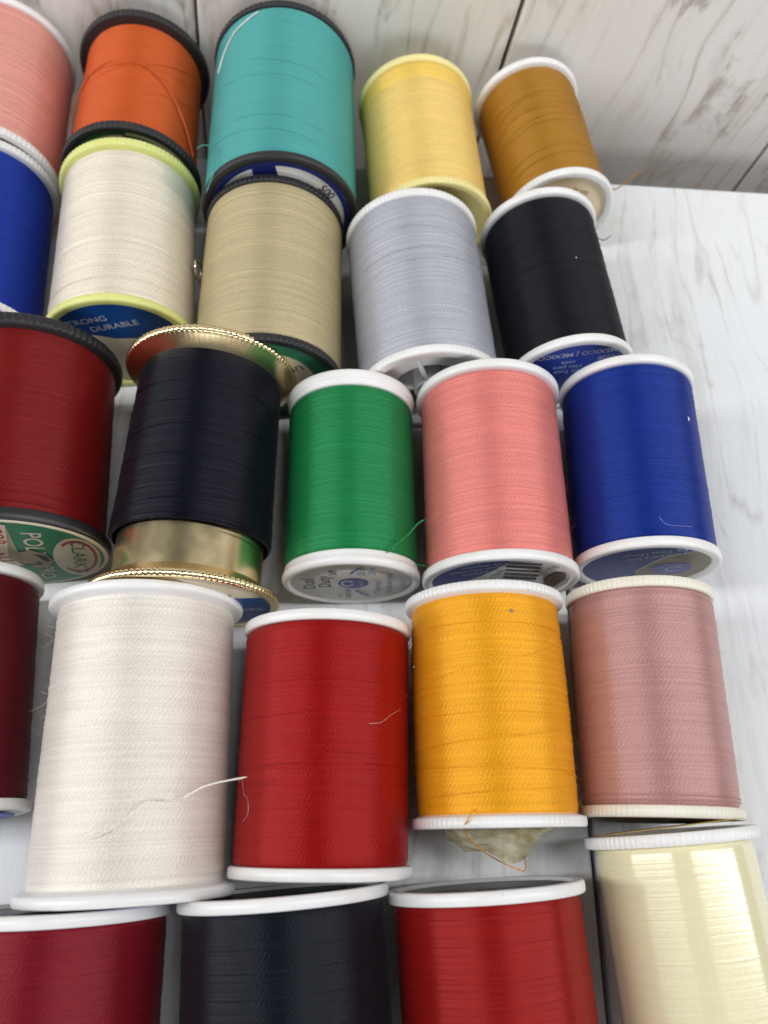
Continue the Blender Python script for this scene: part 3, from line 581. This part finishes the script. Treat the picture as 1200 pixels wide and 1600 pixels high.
tail('black_right', [off(surf('black_right', 12, 1.0), -.3, -.6, 0), off(surf('black_right', 4, .98), 1.0, -.2, -1.2), off(surf('black_right', 4, .96), 2.8, 0, -1.8), off(surf('black_right', 4, .98), 4.6, .3, -1.4)], .10)
S = SPOOLS['golden']; nx, ny = S.c.x + math.sin(S.yaw)*S.L/2, S.c.y - math.cos(S.yaw)*S.L/2
tail('golden', [off(surf('golden', 112, .03), 0, 0, 0), (nx-6.5, ny+1.2, 28.6), (nx-6.8, ny-.5, 26), (nx-4.6, ny-2.6, 22.5), (nx-1.2, ny-4.6, 18), (nx+2.6, ny-6.2, 16.5), (nx+3.7, ny-6.3, 17), (nx+3.9, ny-4.5, 15.5), (nx+3.0, ny-2.5, 14)], .11)
# torn cellophane under the golden reel: a crumpled sheet with thickness
bm = bmesh.new(); nu, nv = 15, 8; grid = []
for j in range(nv):
    row = []
    for i in range(nu):
        u, v = i/(nu-1), j/(nv-1)
        a0, a1 = -10.6, 10.2
        x = a0+(a1-a0)*u; ed = -5.4+2.2*abs(u-.55)*2 + (1.5 if u < .12 else 0) + (2.6*(u-.7)/.3 if u > .7 else 0)
        z = 24-4.5*v + 0.7*math.sin(9*u+3*v) ; y = ed*v + 0.6*math.sin(11*u+4*v)*v+0.2*random.uniform(-1, 1)*v
        row.append(bm.verts.new(((x*(1-.18*v))*MM, (y+0.4)*MM, (z-abs(x)*.28)*MM)))
    grid.append(row)
for j in range(nv-1):
    for i in range(nu-1): bm.faces.new((grid[j][i], grid[j][i+1], grid[j+1][i+1], grid[j+1][i]))
bmesh.ops.solidify(bm, geom=bm.faces[:], thickness=0.06*MM)
me = bpy.data.meshes.new('torn_cellophane'); bm.to_mesh(me); bm.free()
cf = link('torn_cellophane', me, film, S.root, smooth=False); cf.location = (0, (-S.L/2)*MM, 0)

# ------------------------------------------------------------------ small separate things
def tag(o, label, cat, group=None):
    o['label'] = label; o['category'] = cat
    if group: o['group'] = group
    return o
def loose(name, pts, r, mat, label, cat, group=None):
    base = Vector(pts[0]); o = link(name, tube_mesh(name, [Vector(p)-base for p in pts], r), mat); o.location = base*MM
    return tag(o, label, cat, group)
white_thread = thread_mat('thread_snippet_white', (236, 232, 224))
loose('thread_snippet', [off(surf('teal', 147, .73), 0, 0, .15), off(surf('teal', 138, .82), 0, 0, .15), off(surf('teal', 126, .90), 0, 0, .15), off(surf('teal', 112, .94), 0, 0, .15), off(surf('teal', 104, .965), 0, 0, .2)], .16, white_thread, 'short white thread snippet lying on top of the teal spool', 'thread')
loose('lint_hair', [off(surf('red', 58, .56), 0, 0, .1), off(surf('red', 48, .57), 0, 0, .1), off(surf('red', 38, .61), 0, 0, .15), off(surf('red', 27, .64), 0, 0, .1)], .02, white_thread, 'fine curved white hair on the right side of the bright red spool', 'hair')
loose('lint_hair', [off(surf('red', 158, .33), 0, 0, .3), off(surf('red', 150, .34), 0, 0, .2), off(surf('red', 145, .28), 0, 0, .2), off(surf('red', 140, .26), 0, 0, .1), off(surf('red', 139, .20), 0, 0, .1), off(surf('red', 146, .17), 0, 0, .2)], .017, white_thread, 'fine crinkled white hair on the left side of the bright red spool', 'hair')
loose('lint_hair', [off(surf('royal_right', 95, .10), 0, 0, .1), off(surf('royal_right', 90, .06), 0, 0, .1), off(surf('royal_right', 78, .055), 0, 0, .1), off(surf('royal_right', 68, .06), 0, 0, .1)], .017, white_thread, 'fine pale hair near the lower edge of the royal blue spool on the right', 'hair')
def speck(p, size, label, rgbm):
    bm = bmesh.new(); bmesh.ops.create_icosphere(bm, subdivisions=2, radius=1)
    for v in bm.verts: v.co = Vector((v.co.x*size[0], v.co.y*size[1], v.co.z*size[2]))*(1+random.uniform(-.3, .3))*MM
    me = bpy.data.meshes.new('lint_speck'); bm.to_mesh(me); bm.free(); o = link('lint_speck', me, rgbm); o.location = Vector(p)*MM
    return tag(o, label, 'lint', 'specks of lint')
speck(surf('royal_right', 52, .70), (.12, .5, .1), 'small white lint fleck on the royal blue spool at the right', white_thread)
speck(surf('black_right', 78, .53), (.14, .2, .05), 'small grey lint fleck in the middle of the black spool with white flanges', M['p_cream'])
speck(surf('golden', 78, .90), (.35, .3, .04), 'small brown stain fleck at the top of the golden yellow spool', M['p_tear'])
speck(surf('golden', 168, .70), (.12, .22, .12), 'tiny white lint fleck on the left side of the golden yellow spool', white_thread)
# wire loop between the cream and tan reels
px, py = -41.6, 117
pin = bpy.data.objects.new('safety_pin', None); col.objects.link(pin); pin.location = (px*MM, py*MM, 0)
tag(pin, 'small silver safety pin standing between the cream and tan spools', 'pin')
pts = []
for i in range(30):
    a = 2*math.pi*1.15*i/29; pts.append(Vector((0.25*i/29*2-.2, 1.9*math.cos(a)-1, 17+2.3*math.sin(a))))
link('coil', raw_tube('coil', pts, .32, 8), steel, pin)
link('wire_arm', tube_mesh('wire_arm', [(0, 0.9, 17), (.25, 0, 14), (.1, -4, 9), (-.2, -9, 3), (-.2, -10, .5)], .32, 8), steel, pin)
link('wire_arm', tube_mesh('wire_arm', [(.3, -2.9, 17), (.5, -4, 13), (.3, -8, 7), (.1, -12, 2.0), (.1, -13, .5)], .32, 8), steel, pin)
